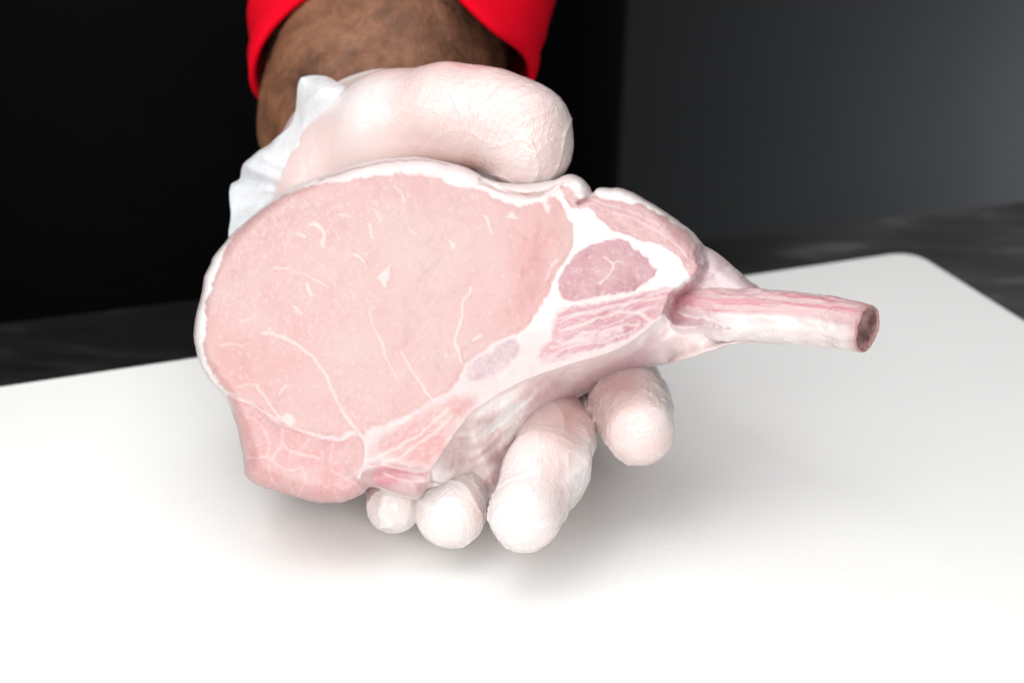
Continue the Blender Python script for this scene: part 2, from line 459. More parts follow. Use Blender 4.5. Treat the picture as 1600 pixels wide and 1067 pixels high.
# one Catmull-Clark step through a modifier, read back
def subdiv(V, Fc, lv=1):
    o = new_mesh('tmp', V, Fc)
    md = o.modifiers.new('s', 'SUBSURF'); md.levels = lv; md.render_levels = lv
    dg = bpy.context.evaluated_depsgraph_get(); ev = o.evaluated_get(dg); me = ev.to_mesh()
    v = np.empty(len(me.vertices)*3, np.float32); me.vertices.foreach_get('co', v)
    f = np.empty(len(me.loops), np.int32); me.loops.foreach_get('vertex_index', f)
    nn = np.empty(len(me.vertices)*3, np.float32); me.vertices.foreach_get('normal', nn)
    ev.to_mesh_clear(); me0 = o.data; bpy.data.objects.remove(o); bpy.data.meshes.remove(me0)
    return v.reshape(-1, 3).astype(float), f.reshape(-1, 4), nn.reshape(-1, 3).astype(float)
GV, GF, GN = subdiv(GV, GF)

def to_px(V):
    d = V-C0; z = d@FW; return np.stack([800+F*(d@RT)/z, 533.5-F*(d@UP)/z], -1), z
gp, gz = to_px(GV)
# film creases: ridged noise, stronger at the finger tips; arcs across the thumb
def ridged(p, s, seed): return 1-np.abs(noise(p, s, seed))*2
tips = np.zeros(len(GV))
for ch in (INDEX, MIDDLE, RING, PINKY, THUMB):
    tips = np.maximum(tips, np.exp(-(np.linalg.norm(GV-ch[-1][0], axis=1)/.020)**2))
warp = np.stack([noise(GV, 60, 3), noise(GV, 60, 5), noise(GV, 60, 9)], -1)*.006
cre = np.maximum(ridged(GV+warp*1.6, 95, 21), 0)**5
cre2 = np.maximum(ridged(GV+warp*1.5, 300, 31), 0)**4
amp = 0.00006+0.00055*tips
disp = cre*amp+cre2*amp*.25+noise(GV, 45, 2)*.0003
# arcs of fine wrinkles over the thumb joint
ta = gp-np.array([905.0, 300.0]); rr = np.hypot(ta[:, 0], ta[:, 1]); mth = np.exp(-((gp[:, 0]-790)/75)**2-((gp[:, 1]-190)/60)**2)
disp += mth*.00028*np.maximum(np.sin(rr*.42+2.5*noise(gp, .02, 4)), 0)**3
# loose film down the right side of index and middle finger
disp += .0016*(np.exp(-((gp[:, 0]-1034)/24)**2-((gp[:, 1]-612)/48)**2)+np.exp(-((gp[:, 0]-912)/22)**2-((gp[:, 1]-712)/62)**2))*np.clip(GN@RT, 0, 1)**3*(.6+.8*np.maximum(ridged(GV, 120, 88), 0))
GV = GV+GN*disp[:, None]
white = lin((251, 240, 238)); pink = lin((247, 219, 214)); deep = lin((220, 166, 154))
t = sstep(-.45, .35, fbm(GV, 38, 3, 8))
tint = white*(1-t[:, None]*.8)+pink*t[:, None]*.8
# warmer, deeper tint in spots: knuckle of the middle finger, side of the ring finger, under the thumb
for (cx, cy, rx, ry, s) in ((900, 655, 26, 36, .9), (868, 735, 26, 40, .35), (748, 795, 12, 20, .6), (735, 262, 45, 16, .8), (975, 600, 45, 18, .5), (680, 250, 60, 14, .45), (660, 215, 45, 22, .3)):
    q = s*np.exp(-((gp[:, 0]-cx)/rx)**2-((gp[:, 1]-cy)/ry)**2)*(0.75+0.35*noise(gp, .06, 6))
    q = np.clip(q, 0, 1)[:, None]; tint = tint*(1-q)+deep*q
film = np.clip(.55*sstep(.35, .9, cre)*(.25+tips)+.22*sstep(.5, .95, cre2)*tips+.35*mth*sstep(.6, 1, np.maximum(np.sin(rr*.42+2.5*noise(gp, .02, 4)), 0)), 0, .75)[:, None]
tint = tint*(1-film)+lin((255, 252, 250))*film
fr = np.clip(GN@RT, 0, 1)
flap = (np.exp(-((gp[:, 0]-1034)/24)**2-((gp[:, 1]-612)/48)**2)+np.exp(-((gp[:, 0]-912)/22)**2-((gp[:, 1]-712)/62)**2))*fr**2
tint = tint*(1-.7*np.clip(flap, 0, 1))[:, None]+lin((250, 250, 249))*.7*np.clip(flap, 0, 1)[:, None]
tint = tint*.77
wr = np.clip(-.05+.9*tips+.45*noise(GV, 40, 12), 0, 1.1)

# ------------------------------------------------------------------ person
person = empty('person', (-0.135, 0.80, -0.90), 'person in black apron and red sleeve reaching out a gloved left hand', 'person')
glove = new_mesh('glove', GV, GF, M['vinyl'], attrs={'tint': tint, 'wrinkle': wr}); adopt(glove, person)

# continuous body: gloved hand (a touch slimmer), wrist, forearm, elbow, upper arm, shoulder
W0 = P(590, 235, .452); ad = np.array([0.03, .867, .5]); ad /= np.linalg.norm(ad)
ARM = [(W0-ad*.02, .030), (W0+ad*.015, .0345), (W0+ad*.06, .0375), (W0+ad*.12, .042), (W0+ad*.235, .046), (np.array([.03, .77, .46]), .055), (np.array([-.02, .80, .48]), .07)]
def body_sdf(X):
    a = chain(X, ARM, .02)
    return smin(a, hand_sdf(X, .0032), .006)
lo2 = np.minimum(lo, (-.16, .30, 0)); lo2 = np.array([min(lo[0], -.15), lo[1], lo[2]]); hi2 = np.array([max(hi[0], .12), .90, .57])
vx2 = 0.0035
X = grid(lo2, hi2, vx2); S = band(body_sdf, X, lo2, hi2, vx2, 4)
BV, BF = surface_nets(S, lo2, vx2); del X, S
BV, BF, BN = subdiv(BV, BF)
BV = BV+BN*(noise(BV, 55, 40)*.0012+noise(BV, 120, 41)*.0005)[:, None]
body = new_mesh('body', BV, BF, M['skin']); adopt(body, person)
# forearm hair
hv, hf = [], []
sel = [i for i in range(len(BV)) if BV[i][1] > .44 and BV[i][1] < .56 and BN[i]@(-FW) > .05]
pick = rng.choice(sel, size=min(4000, len(sel)), replace=False)
for i in pick:
    p = BV[i].copy(); nrm = BN[i]; px_, _ = to_px(p[None]); 
    if noise(px_[0][None], .012, 60)[0] < -.25: continue
    side = np.array([rng.normal(), rng.normal()*.5, rng.normal()]); side -= side@nrm*nrm; side /= np.linalg.norm(side)
    curl = np.cross(nrm, side)*rng.choice([-1, 1]); L = rng.uniform(.003, .009); wd = .00014
    base = len(hv); n_ = 6
    for k in range(n_):
        s = k/(n_-1); ang = s*rng.uniform(1.2, 2.6)
        q = p+side*L*math.sin(ang)*.6+curl*L*(1-math.cos(ang))*.5+nrm*L*.25*s
        u = np.cross(side, nrm)*wd*(1-s*.7)
        hv += [q-u, q+u]
        if k: hf.append((base+2*k-2, base+2*k-1, base+2*k+1, base+2*k))
hair = new_mesh('arm_hair', hv, hf, M['hair']); hair['kind'] = 'stuff'; adopt(hair, person)

# generic tube over rings
def loft(name, rings, m, closed=True, attrs=None, cap=False):
    n = len(rings[0]); V = np.concatenate(rings); Fs = []
    for j in range(len(rings)-1):
        for i in range(n if closed else n-1):
            i2 = (i+1) % n; Fs.append((j*n+i, (j+1)*n+i, (j+1)*n+i2, j*n+i2))
    return V, np.array(Fs)

# red sleeve: cuff rim measured in the photograph, tube follows the arm to the shoulder
ns = 144; th = np.linspace(0, 2*math.pi, ns, endpoint=False)
SX = np.array([.003, 0, 0])
path = [W0+ad*.036+SX, W0+ad*.055+SX, W0+ad*.085+SX, W0+ad*.14, W0+ad*.20, W0+ad*.245+np.array([.005, .01, .02]), np.array([.0, .70, .30]), np.array([.03, .76, .42]), np.array([.0, .80, .50])]
rad = [.0430, .0470, .0505, .054, .058, .060, .062, .068, .085]
pth = catmull(np.c_[np.array(path)*1000, np.array(rad)*1000], 3.0, False)/1000
rings = []
up0 = np.array([0, -.5, .867])
for k in range(len(pth)):
    c = pth[k, :3]; r_ = pth[k, 3]
    tg = pth[min(k+1, len(pth)-1), :3]-pth[max(k-1, 0), :3]; tg /= np.linalg.norm(tg)
    a = np.cross(tg, up0); a /= np.linalg.norm(a); b_ = np.cross(a, tg)
    s = k*.003
    fold = 1+.035*np.sin(3*th+s*40)+.02*np.sin(5*th-s*90+1)
    rg = c+(np.cos(th)*r_*fold)[:, None]*a*1.04+(np.sin(th)*r_*fold)[:, None]*b_*.98
    slant = .008*np.sin(th)-.016*np.exp(-((th-.75)/.45)**2)-.020*np.exp(-((th-2.75)/.75)**2)-.005*np.exp(-(np.minimum(th, 2*math.pi-th)/.6)**2)
    if k in (3, 4): rg = c+(rg-c)*(.972 if k == 3 else .985)
    if k < 8: rg = rg+tg*(slant*(1-k/8))[:, None]
    rings.append(rg)
rings = np.array(rings)
cen = pth[:, None, :3]
inner = cen+(rings-cen)*(1-.0025/np.maximum(np.linalg.norm(rings-cen, axis=-1, keepdims=True), 1e-6))
roll = cen[0]+(rings[0]-cen[0])*.975-(pth[1, :3]-pth[0, :3])*.35
seq = [inner[k] for k in range(14, -1, -1)]+[roll]+[rings[k] for k in range(len(rings))]
SV, SF = loft('sleeve', seq, None)
SV = SV+np.stack([noise(SV, 30, 50), noise(SV, 30, 51), noise(SV, 30, 52)], -1)*.0016
sleeve = new_mesh('sleeve', SV, SF, M['red']); adopt(sleeve, person)

# black apron wrapped round the torso
rings = []
for z in np.linspace(-.80, .50, 66):
    wdt = .199+.05*max(-.3, z)*.25; dpt = .115+.01*math.sin(z*5+1)
    if z > .44: wdt *= 1-(z-.44)*1.2
    f = 1+.010*np.sin(9*th+z*1.5)+.006*np.sin(17*th-z*2)
    e = 2.6
    cx, sy_ = np.cos(th), np.sin(th)
    rx = np.sign(cx)*np.abs(cx)**(2/e)*wdt*f; ry = np.sign(sy_)*np.abs(sy_)**(2/e)*dpt*f
    rings.append(np.c_[-.135+rx, .80+ry, np.full(ns, z)])
for s in (.7, .35, .01):
    q = rings[65].copy(); c = q.mean(0); q = c+(q-c)*s; q[:, 2] += (1-s)*.03; rings.append(q)
AV, AF = loft('apron', rings, None)
apron = new_mesh('apron', AV, AF, M['black']); adopt(apron, person)

# loose cuff of the glove: a film from the hand out to a crumpled rim
rim = [(600, 128, .412), (560, 131, .413), (520, 127, .414), (471, 119, .415), (462, 150, .416), (447, 203, .417), (425, 215, .418), (398, 235, .418), (380, 260, .417), (378, 284, .418), (368, 294, .418), (365, 320, .416), (363, 350, .412), (360, 380, .410), (375, 440, .415), (430, 470, .43), (520, 440, .46), (620, 330, .475), (690, 220, .47), (690, 160, .45)]
base_ = [(640, 160, .402), (600, 165, .403), (560, 180, .405), (520, 200, .406), (500, 220, .407), (485, 240, .408), (470, 260, .409), (455, 275, .410), (445, 290, .411), (438, 300, .412), (432, 315, .413), (430, 335, .414), (432, 355, .415), (440, 380, .416), (460, 420, .42), (500, 440, .43), (560, 420, .44), (640, 340, .45), (700, 250, .44), (690, 190, .42)]
rp = np.array([P(*q) for q in rim]); bp = np.array([P(*q) for q in base_])
rp = catmull(rp*1000, 1.2, True)/1000
def resample(p, n):
    q = np.r_[p, p[:1]]; s = np.r_[0, np.cumsum(np.linalg.norm(np.diff(q, axis=0), axis=1))]; u = np.linspace(0, s[-1], n, endpoint=False)
    return np.stack([np.interp(u, s, q[:, k]) for k in range(3)], -1)
# keep rim and base in step: parameter of the control points
def dense(ctrl, m=14):
    ctrl = np.asarray(ctrl); out = []; n = len(ctrl)
    for i in range(n):
        p0, p1, p2, p3 = ctrl[i-1], ctrl[i], ctrl[(i+1) % n], ctrl[(i+2) % n]
        for k in range(m):
            t = k/m; tt = .35
            out.append(0.5*((2*p1)+(-p0+p2)*t+(2*p0-5*p1+4*p2-p3)*t*t+(-p0+3*p1-3*p2+p3)*t**3)*(1-tt)+(p1*(1-t)+p2*t)*tt)
    return np.array(out)
rp = dense([P(q[0], q[1], q[2]-.004) for q in rim]); bp = dense([P(q[0]+(38 if q[0] < 610 and q[2] < .418 else 0), q[1]+4, q[2]+(.001 if q[2] < .418 else 0)) for q in base_])
rings = []
nr = 40
for j in range(nr):
    t = j/(nr-1)
    q = bp*(1-t)+rp*t
    bul = math.sin(t*math.pi)*.0045
    q = q-FW*bul
    u = np.arange(len(q))/len(q)
    cr_ = (np.sin(u*2*math.pi*9+7.0*noise(q, 45, 70)+t*4)*.0006*t+.0008*np.maximum(ridged(q, 55, 77), 0)**2*(.3+.7*t))
    q = q-FW*cr_[:, None]+np.stack([noise(q, 110, 71), noise(q, 110, 72), noise(q, 110, 73)], -1)*.0014*t
    rings.append(q)
CV, CF = loft('glove_cuff', rings, None)
ct_ = np.tile(lin((247, 251, 255))*.93, (len(CV), 1))
tt = np.repeat(np.linspace(0, 1, nr), len(bp)); k_ = sstep(.25, .0, tt)[:, None]
ct_ = ct_*(1-k_)+white*.86*k_
cuff = new_mesh('glove_cuff', CV, CF, M['film'], attrs={'tint': ct_, 'wrinkle': np.full(len(CV), .8)})
cuff['label'] = 'loose crumpled translucent cuff of the glove'; adopt(cuff, person)
# a glove cuff is a piece of the glove
cuff.parent = glove

# ------------------------------------------------------------------ the chop
SIL = [(307, 530), (308, 505), (315, 472), (322, 438), (336, 404), (354.5, 379), (378, 354), (401, 334), (426, 314), (449, 300), (477, 288), (499, 279), (522, 270), (550, 261), (578, 254), (617, 249), (654, 248), (680, 251.5), (707, 258), (732, 265), (749, 275), (769, 285), (786, 288), (830, 288.5), (853, 285), (870, 281), (884, 275), (898, 277), (912, 285), (920, 295), (922, 302), (926, 303), (930, 297), (951, 295.5), (971, 298), (988, 303.5), (1003, 312.5), (1022, 323), (1045, 339), (1067, 354), (1084, 368), (1097, 385), (1115, 395), (1132, 408), (1152, 426), (1168, 440), (1184, 452), (1194, 475), (1194, 505), (1184, 528), (1169, 532), (1140.5, 538), (1118, 545), (1093, 553), (1070, 560), (1042, 568), (1000, 577), (971, 584), (937, 597), (923, 607), (908, 615), (889.5, 629), (875.5, 643), (859, 666), (844.5, 688), (830, 706), (812, 728), (798, 752), (785, 776), (764, 779), (745, 770), (726.5, 764), (695.6, 760), (672, 760), (656, 775), (640, 776), (626, 773), (598, 762), (580, 759), (564, 771), (538.6, 781), (505, 782.5), (477, 777), (440, 767), (415, 760), (395, 749), (387, 739), (384, 713.6), (378, 685.5), (371, 660), (361.5, 632), (350, 614), (330.6, 593), (316.5, 567.5)]
LOIN = [(319, 539), (322, 520), (325, 483), (333, 450), (342, 427), (356, 390), (373, 365), (392, 346), (415, 328), (449, 306), (491, 290), (547, 281), (589, 274), (631, 271), (668, 273), (695, 282), (718, 292), (752, 299), (780, 313), (805, 323), (833, 317), (850, 316), (854, 325), (860, 306), (870, 307), (881, 325.6), (894, 351), (895, 376), (885, 404), (872, 427), (861, 449), (847, 477), (830, 503), (808, 520), (769, 536.5), (740.5, 559), (721, 576), (715, 593), (695.6, 615), (654, 638), (617, 657), (589, 666), (573, 674), (567, 684), (550, 671.5), (533, 683), (516, 684), (488, 676), (460, 666), (437, 655), (412, 641), (392, 629), (367, 618), (352, 604), (333, 583), (325, 565)]
TAIL = [(357, 618), (369, 628), (392, 636), (412, 648), (437, 662), (460, 673), (488, 683), (516, 691), (540, 690), (556, 682), (565, 690), (567, 705), (564, 728), (556, 745), (575, 756), (564, 771), (538, 785), (505, 786), (477, 780), (440, 770), (415, 763), (395, 752), (384, 741), (380, 713), (374, 685), (367, 660), (358, 634)]
CAP = [(876, 290), (890, 292), (898, 303), (912, 310), (927, 307), (945, 310), (960, 314), (1000, 322), (1022, 332), (1050, 348), (1068, 360), (1083, 374), (1092, 392), (1093, 412), (1084, 434), (1073, 430), (1064, 412), (1045, 392), (1017, 381), (988, 370), (960, 364), (941, 347), (918, 327), (892, 323), (882, 308)]
OVAL = [(873, 440), (879, 423), (890, 407), (904, 395), (920, 385), (938, 378), (966, 373), (983, 377), (989, 388), (996, 391), (1001, 399), (1014, 404), (1018, 414), (1027, 420), (1022, 430), (1010, 441), (989, 455), (955, 461), (915, 468), (890, 471), (876, 464)]
STRK = [(860, 528), (865, 507), (871, 493), (887, 480), (927, 475), (975, 466), (1017, 455), (1042, 449), (1058, 452), (1050, 470), (1040, 488), (1018, 504), (988, 522), (955, 538), (915, 550), (880, 560), (850, 566), (842, 556)]
BONE_FACE = [(730, 592), (730, 576), (742, 563), (757, 553), (785, 537), (808, 530), (815, 540), (811, 556), (797, 567), (769, 584), (746, 596)]
LOWM = [(578, 712), (592, 690), (620, 668), (655, 648), (690, 630), (722, 620), (738, 628), (722, 655), (700, 692), (684, 716), (664, 730), (640, 725), (612, 716)]
FOLD = [(560, 745), (572, 728), (600, 722), (640, 730), (666, 736), (672, 745), (670, 760), (655, 780), (625, 776), (598, 765), (575, 756)]
SIDE = [(1095, 372), (1125, 388), (1142, 400), (1166, 420), (1196, 440), (1215, 490), (1200, 525), (1110, 512), (1050, 512), (1040, 492), (1047, 474), (1060, 452), (1084, 436), (1093, 414)]
RIDGE = [(1039, 490), (1017, 508), (993, 528), (965, 545), (937, 556), (898, 567), (864, 578), (825, 592), (802, 603), (768, 621), (740, 640), (724, 660), (698, 697), (682, 722), (668, 735)]
MEMB = RIDGE + [(670, 750), (672, 764), (695, 766), (726, 770), (745, 776), (764, 790), (795, 785), (815, 735), (835, 715), (850, 690), (865, 668), (880, 645), (895, 632), (912, 620), (926, 612), (940, 601), (973, 588), (1002, 581), (1044, 572), (1072, 564), (1095, 557), (1120, 549), (1142, 543), (1170, 537), (1200, 530), (1195, 515), (1110, 508), (1050, 505)]

STEP = 1.5
gx = np.arange(300, 1204, STEP); gy = np.arange(242, 792, STEP)
GX, GY = np.meshgrid(gx, gy, indexing='ij'); Q = np.stack([GX, GY], -1)
sil = catmull(SIL, 4.0)
sil = sil + np.stack([noise(sil, .06, 1), noise(sil, .06, 2)], -1)*1.0 + np.stack([noise(sil, .2, 3), noise(sil, .2, 4)], -1)*.5
ins = inside(Q, sil)
cell = ins[:-1, :-1] & ins[1:, :-1] & ins[:-1, 1:] & ins[1:, 1:]
used = np.zeros(ins.shape, bool)
for a in (0, 1):
    for b_ in (0, 1): used[a:ins.shape[0]-1+a, b_:ins.shape[1]-1+b_] |= cell
# boundary vertices: used but not all four cells around exist
cp = np.zeros((ins.shape[0]+1, ins.shape[1]+1), bool); cp[1:-1, 1:-1] = cell
full = cp[:-1, :-1] & cp[1:, :-1] & cp[:-1, 1:] & cp[1:, 1:]
bnd = used & ~full
dS, nearS = seg_dist(Q, sil)
Q2_ = Q.copy(); Q2_[bnd] = nearS[bnd]
dS = np.where(bnd, 0, dS)
Q = Q2_
QW = Q + np.stack([fbm(Q, .05, 3, 11), fbm(Q, .05, 3, 12)], -1)*5.0 + np.stack([noise(Q, .22, 13), noise(Q, .22, 14)], -1)*1.3
QH = Q + np.stack([fbm(Q, .10, 3, 15), fbm(Q, .10, 3, 16)], -1)*4.0
sd = {}
for k, poly, q in (('loin', LOIN, QW), ('tail', TAIL, QW), ('cap', CAP, QW), ('oval', OVAL, QH), ('strk', STRK, QH), ('bonef', BONE_FACE, QW), ('lowm', LOWM, QW), ('fold', FOLD, QW), ('side', SIDE, QW), ('memb', MEMB, Q)):
    pl = catmull(poly, 7.0); x0, y0 = pl.min(0)-70; x1, y1 = pl.max(0)+70
    i0, i1 = max(int((x0-300)/STEP), 0), int((x1-300)/STEP)+1; j0, j1 = max(int((y0-242)/STEP), 0), int((y1-242)/STEP)+1
    f_ = np.full(Q.shape[:2], -70.0); f_[i0:i1, j0:j1] = signed(q[i0:i1, j0:j1], pl); sd[k] = f_
sd['tail'] = sd['tail']+2.5+7*sstep(12, 2, dS)*sstep(640, 660, Q[..., 1])*sstep(580, 565, Q[..., 0])
dR, _ = seg_dist(Q, catmull(RIDGE, 4.0, False), False)

# colour ---------------------------------------------------------------
ALB = .57
c3 = lambda *c: lin(c)*ALB*(1+.36*min(1, max(0, (min(c)-215)/30)))
fatc = c3(252, 238, 236)
col = np.tile(fatc, Q.shape[:2]+(1,)).astype(float)
fatmix = sstep(-.3, .6, fbm(Q, .03, 3, 20))[..., None]
col = col*(1-fatmix*.35)+c3(248, 228, 226)*fatmix*.35
# where the face below the loin is pinkish rather than white
YP = catmull([(884, 318), (900, 322), (918, 327), (941, 347), (960, 360), (988, 368), (1017, 379), (1045, 390), (1066, 410), (1075, 430), (1066, 446), (1040, 450), (1015, 448), (1028, 420), (1016, 402), (1000, 392), (984, 375), (940, 376), (904, 393), (880, 420), (868, 450), (858, 480), (842, 504), (826, 514), (850, 475), (873, 427), (886, 404), (897, 376), (896, 351), (884, 328)], 5.0)
yw = np.maximum(sstep(-7, 5, signed(Q, YP)), np.maximum(sstep(10, 3, seg_dist(Q, catmull([(928, 299), (960, 302), (990, 312), (1030, 334)], 5, False), False)[0]), sstep(17, 8, np.hypot(Q[..., 0]-905, Q[..., 1]-291))))
yw = np.maximum(yw, .8*sstep(520, 400, Q[..., 0])*sstep(640, 590, Q[..., 1]))[..., None]
col = col*(1-yw)+c3(254, 250, 249)*yw
lowz = sstep(500, 610, Q[..., 1]+.25*(Q[..., 0]-700))[..., None]
col = col*(1-lowz*.55)+c3(246, 216, 216)*lowz*.55
def put(k, c, soft=1.6):
    global col
    wgt = sstep(-soft, soft, sd[k])[..., None]
    col = col*(1-wgt)+c*wgt
n_lo = fbm(Q, .011, 3, 25)[..., None]; n_md = fbm(Q, .035, 4, 26)[..., None]; n_hi = fbm(Q, .15, 3, 27)[..., None]
def mixc(a, b, t): return a*(1-t)+b*t
X_, Y_ = Q[..., 0:1], Q[..., 1:2]
warm = np.exp(-((X_-835)/50)**2-((Y_-420)/110)**2)+.75*np.exp(-((X_-400)/80)**2-((Y_-600)/60)**2)+.5*np.exp(-((X_-760)/50)**2-((Y_-510)/35)**2)+.55*np.exp(-((X_-360)/60)**2-((Y_-430)/100)**2)+.45*np.exp(-((X_-600)/200)**2-((Y_-285)/26)**2)
lc = mixc(c3(247, 212, 208), c3(245, 188, 185), np.clip(.28+warm*.6+n_lo*.5+n_md*.20+n_hi*.06, 0, 1))
pale = np.clip(np.exp(-((X_-640)/130)**2-((Y_-430)/80)**2)*.55+n_md*.1, 0, .7)
lc = mixc(lc, c3(249, 218, 214), pale)
lc = lc*1.01
sd['loin'] = sd['loin']+3.5*sstep(520, 430, Q[..., 0])
put('loin', lc, 3.2)
put('tail', mixc(c3(245, 187, 186), c3(247, 207, 205), np.clip(.4+n_md*.9+n_hi*.3, 0, 1)), 2.0)
sd['lowm'] = sd['lowm'] + 3*noise(Q, .08, 29)
put('lowm', mixc(c3(244, 186, 184), c3(247, 214, 210), np.clip(.4+n_md*1.1+n_hi*.4, 0, 1)), 9)
put('fold', mixc(c3(238, 172, 180), c3(247, 212, 212), np.clip(.5+n_md*1.4, 0, 1)), 6)
put('cap', mixc(c3(243, 192, 194), c3(247, 208, 207), np.clip(.5+n_md*1.0, 0, 1)), 2.2)
put('oval', mixc(c3(228, 174, 182), c3(238, 194, 198), np.clip(.45+n_md*1.0+n_hi*.3, 0, 1)), 2.6)
# streaked muscle: fat laid in along the grain
ang = math.radians(-17); u_ = Q[..., 0]*math.cos(ang)+Q[..., 1]*math.sin(ang); v_ = -Q[..., 0]*math.sin(ang)+Q[..., 1]*math.cos(ang)
st = fbm(np.stack([u_*.020, v_*.17+.9*noise(Q, .03, 33)], -1), 1.0, 3, 34)
stm = sstep(.05, .30, st)[..., None]
put('strk', mixc(mixc(c3(234, 176, 186), c3(240, 192, 198), np.clip(.5+n_md, 0, 1)), c3(248, 222, 224), stm*.75), 4.0)
put('bonef', mixc(c3(234, 204, 211), c3(242, 216, 218), np.clip(.5+n_hi*1.6, 0, 1)), 6)
mm = np.clip(.38+n_md*.9+n_hi*.25, 0, 1)
mc = mixc(c3(244, 230, 228), c3(242, 204, 206), mm)
am = math.radians(-36); us = Q[..., 0]*math.cos(am)+Q[..., 1]*math.sin(am); vs = -Q[..., 0]*math.sin(am)+Q[..., 1]*math.cos(am)
ms = fbm(np.stack([us*.012, vs*.075+.8*noise(Q, .02, 36)], -1), 1.0, 3, 37)[..., None]
mc = mixc(mc, c3(226, 178, 184), np.clip(ms*1.5, 0, .65))
mc = mixc(mc, c3(252, 246, 244), np.clip(np.exp(-((X_-795)/34)**2-((Y_-640)/42)**2)*.8+np.clip(-ms*1.4, 0, .6), 0, .9))
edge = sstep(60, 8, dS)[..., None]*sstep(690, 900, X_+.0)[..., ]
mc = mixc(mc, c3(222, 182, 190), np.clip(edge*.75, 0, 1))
ridgew = sstep(9, 2, dR)[..., None]
mc = mixc(mc, c3(248, 226, 222), ridgew*.6)
mc = mixc(mc, c3(250, 240, 238), sstep(985, 1060, X_)*.85)*1.28
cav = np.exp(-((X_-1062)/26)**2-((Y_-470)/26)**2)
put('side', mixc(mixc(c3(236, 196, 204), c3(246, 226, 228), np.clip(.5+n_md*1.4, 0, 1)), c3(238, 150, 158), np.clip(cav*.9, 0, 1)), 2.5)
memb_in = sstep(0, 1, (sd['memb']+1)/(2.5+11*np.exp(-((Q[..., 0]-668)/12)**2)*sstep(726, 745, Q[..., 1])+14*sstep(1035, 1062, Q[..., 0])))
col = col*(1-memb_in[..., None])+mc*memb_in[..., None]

# veins and marbling: (width, strength, points)
VE = [
 (5, .95, [(484, 351), (494, 350), (502, 356), (506, 368), (505, 384)]), (2.2, .7, [(429, 418), (449, 421), (477, 430), (513, 449)]), (2.6, .9, [(465, 366), (477, 369)]), (2.6, .8, [(529, 335), (536, 336), (545, 340)]),
 (3.2, .8, [(577, 349), (578, 360), (582, 372)]), (3.2, .9, [(555, 398), (562, 401), (570, 411)]), (4.2, .9, [(480, 443), (482, 450), (485, 458)]), (2.6, .8, [(460, 480), (465, 483), (471, 490)]),
 (4.2, .75, [(412, 520), (437, 525), (460, 535), (482, 553), (502, 576), (513, 598), (527, 626), (544, 657), (558, 673), (569, 683)]), (3, .75, [(617, 289), (625, 300), (631, 315)]), (2, .6, [(583, 325), (590, 333), (595, 346)]),
 (2.8, .6, [(578, 480), (582, 505), (597, 536), (606, 562), (621, 593)]), (3, .75, [(628, 550), (645, 579), (668, 615), (682, 626)]), (3, .75, [(401, 604), (410, 615), (420, 629), (437, 652), (451, 655)]), (2, .5, [(372, 604), (386, 601), (401, 604)]),
 (3.6, .6, [(352, 612), (367, 618), (392, 631), (412, 643), (437, 657), (451, 660)]), (2.8, .6, [(451, 662), (470, 671), (488, 679), (516, 687), (533, 687), (550, 676), (560, 676)]), (2.6, .85, [(437, 616), (441, 608), (446, 603)]),
 (3.4, .85, [(735, 449), (733, 460), (722, 472), (721, 500), (712, 528), (718, 553), (721, 566)]), (4, .85, [(757, 337), (763, 345), (769, 364)]), (2, .75, [(871, 407), (860, 418), (853, 438)]), (3, .8, [(739, 532), (746, 528), (753, 522)]),
 (2.6, .65, [(384, 653), (398, 655), (412, 669), (418, 686), (419, 711)]), (2.8, .7, [(443, 669), (441, 691), (432, 708), (423, 722)]), (3.8, .85, [(441, 691), (451, 702), (477, 711), (499, 715)]),
 (2.4, .7, [(384, 715), (418, 715), (426, 722), (451, 733), (474, 730)]), (2.4, .65, [(471, 729), (477, 747), (466, 773)]), (2, .5, [(420, 725), (423, 747), (435, 759)]), (1.8, .6, [(482, 688), (475, 696), (468, 702)]),
 (2.2, .6, [(519, 694), (517, 730), (533, 742), (558, 756)]), (3, .55, [(569, 684), (572, 700), (571, 719), (560, 744)]), (4, .7, [(572, 719), (589, 714), (623, 697), (655, 678), (679, 657), (700, 638)]),
 (4, .65, [(600, 722), (617, 719), (645, 700), (680, 674), (706, 650)]), (4, .55, [(578, 678), (600, 668), (623, 662), (640, 652)]), (3.5, .7, [(575, 728), (603, 728), (645, 736), (672, 738)]), (3, .7, [(600, 740), (640, 752), (668, 748)]),
 (2.2, .8, [(943, 402), (955, 410), (958, 420), (950, 432), (938, 442)]), (1.8, .7, [(958, 412), (968, 409), (977, 413)]), (6, 1.0, [(888, 473), (915, 471), (955, 465), (990, 458), (1012, 444)]), (3.2, .95, [(872, 462), (880, 468), (892, 474), (880, 486)]),
 (4, .8, [(875, 517), (900, 510), (940, 496), (975, 488), (1000, 490), (1020, 502)]), (3, .7, [(880, 500), (930, 484), (990, 472), (1040, 462)]), (2.6, .7, [(862, 544), (905, 530), (950, 515), (1000, 505)]), (5, .6, [(812, 528), (815, 545), (808, 560), (800, 572), (780, 590)]),
 (2.0, .7, [(429, 520), (420, 512)]), (2.2, .6, [(640, 360), (650, 366)]), (2.2, .6, [(345, 540), (360, 538), (380, 540)]), (2, .6, [(380, 503), (392, 498), (400, 490)]), (1.8, .5, [(452, 438), (455, 430), (460, 424)]),
 (2.5, .6, [(905, 300), (940, 318), (985, 330), (1030, 352)]), (2.5, .55, [(960, 332), (1000, 346), (1050, 378), (1072, 400)]),
]
vein = np.zeros(Q.shape[:2])
QV = Q+np.stack([noise(Q, .09, 81), noise(Q, .09, 82)], -1)*1.6
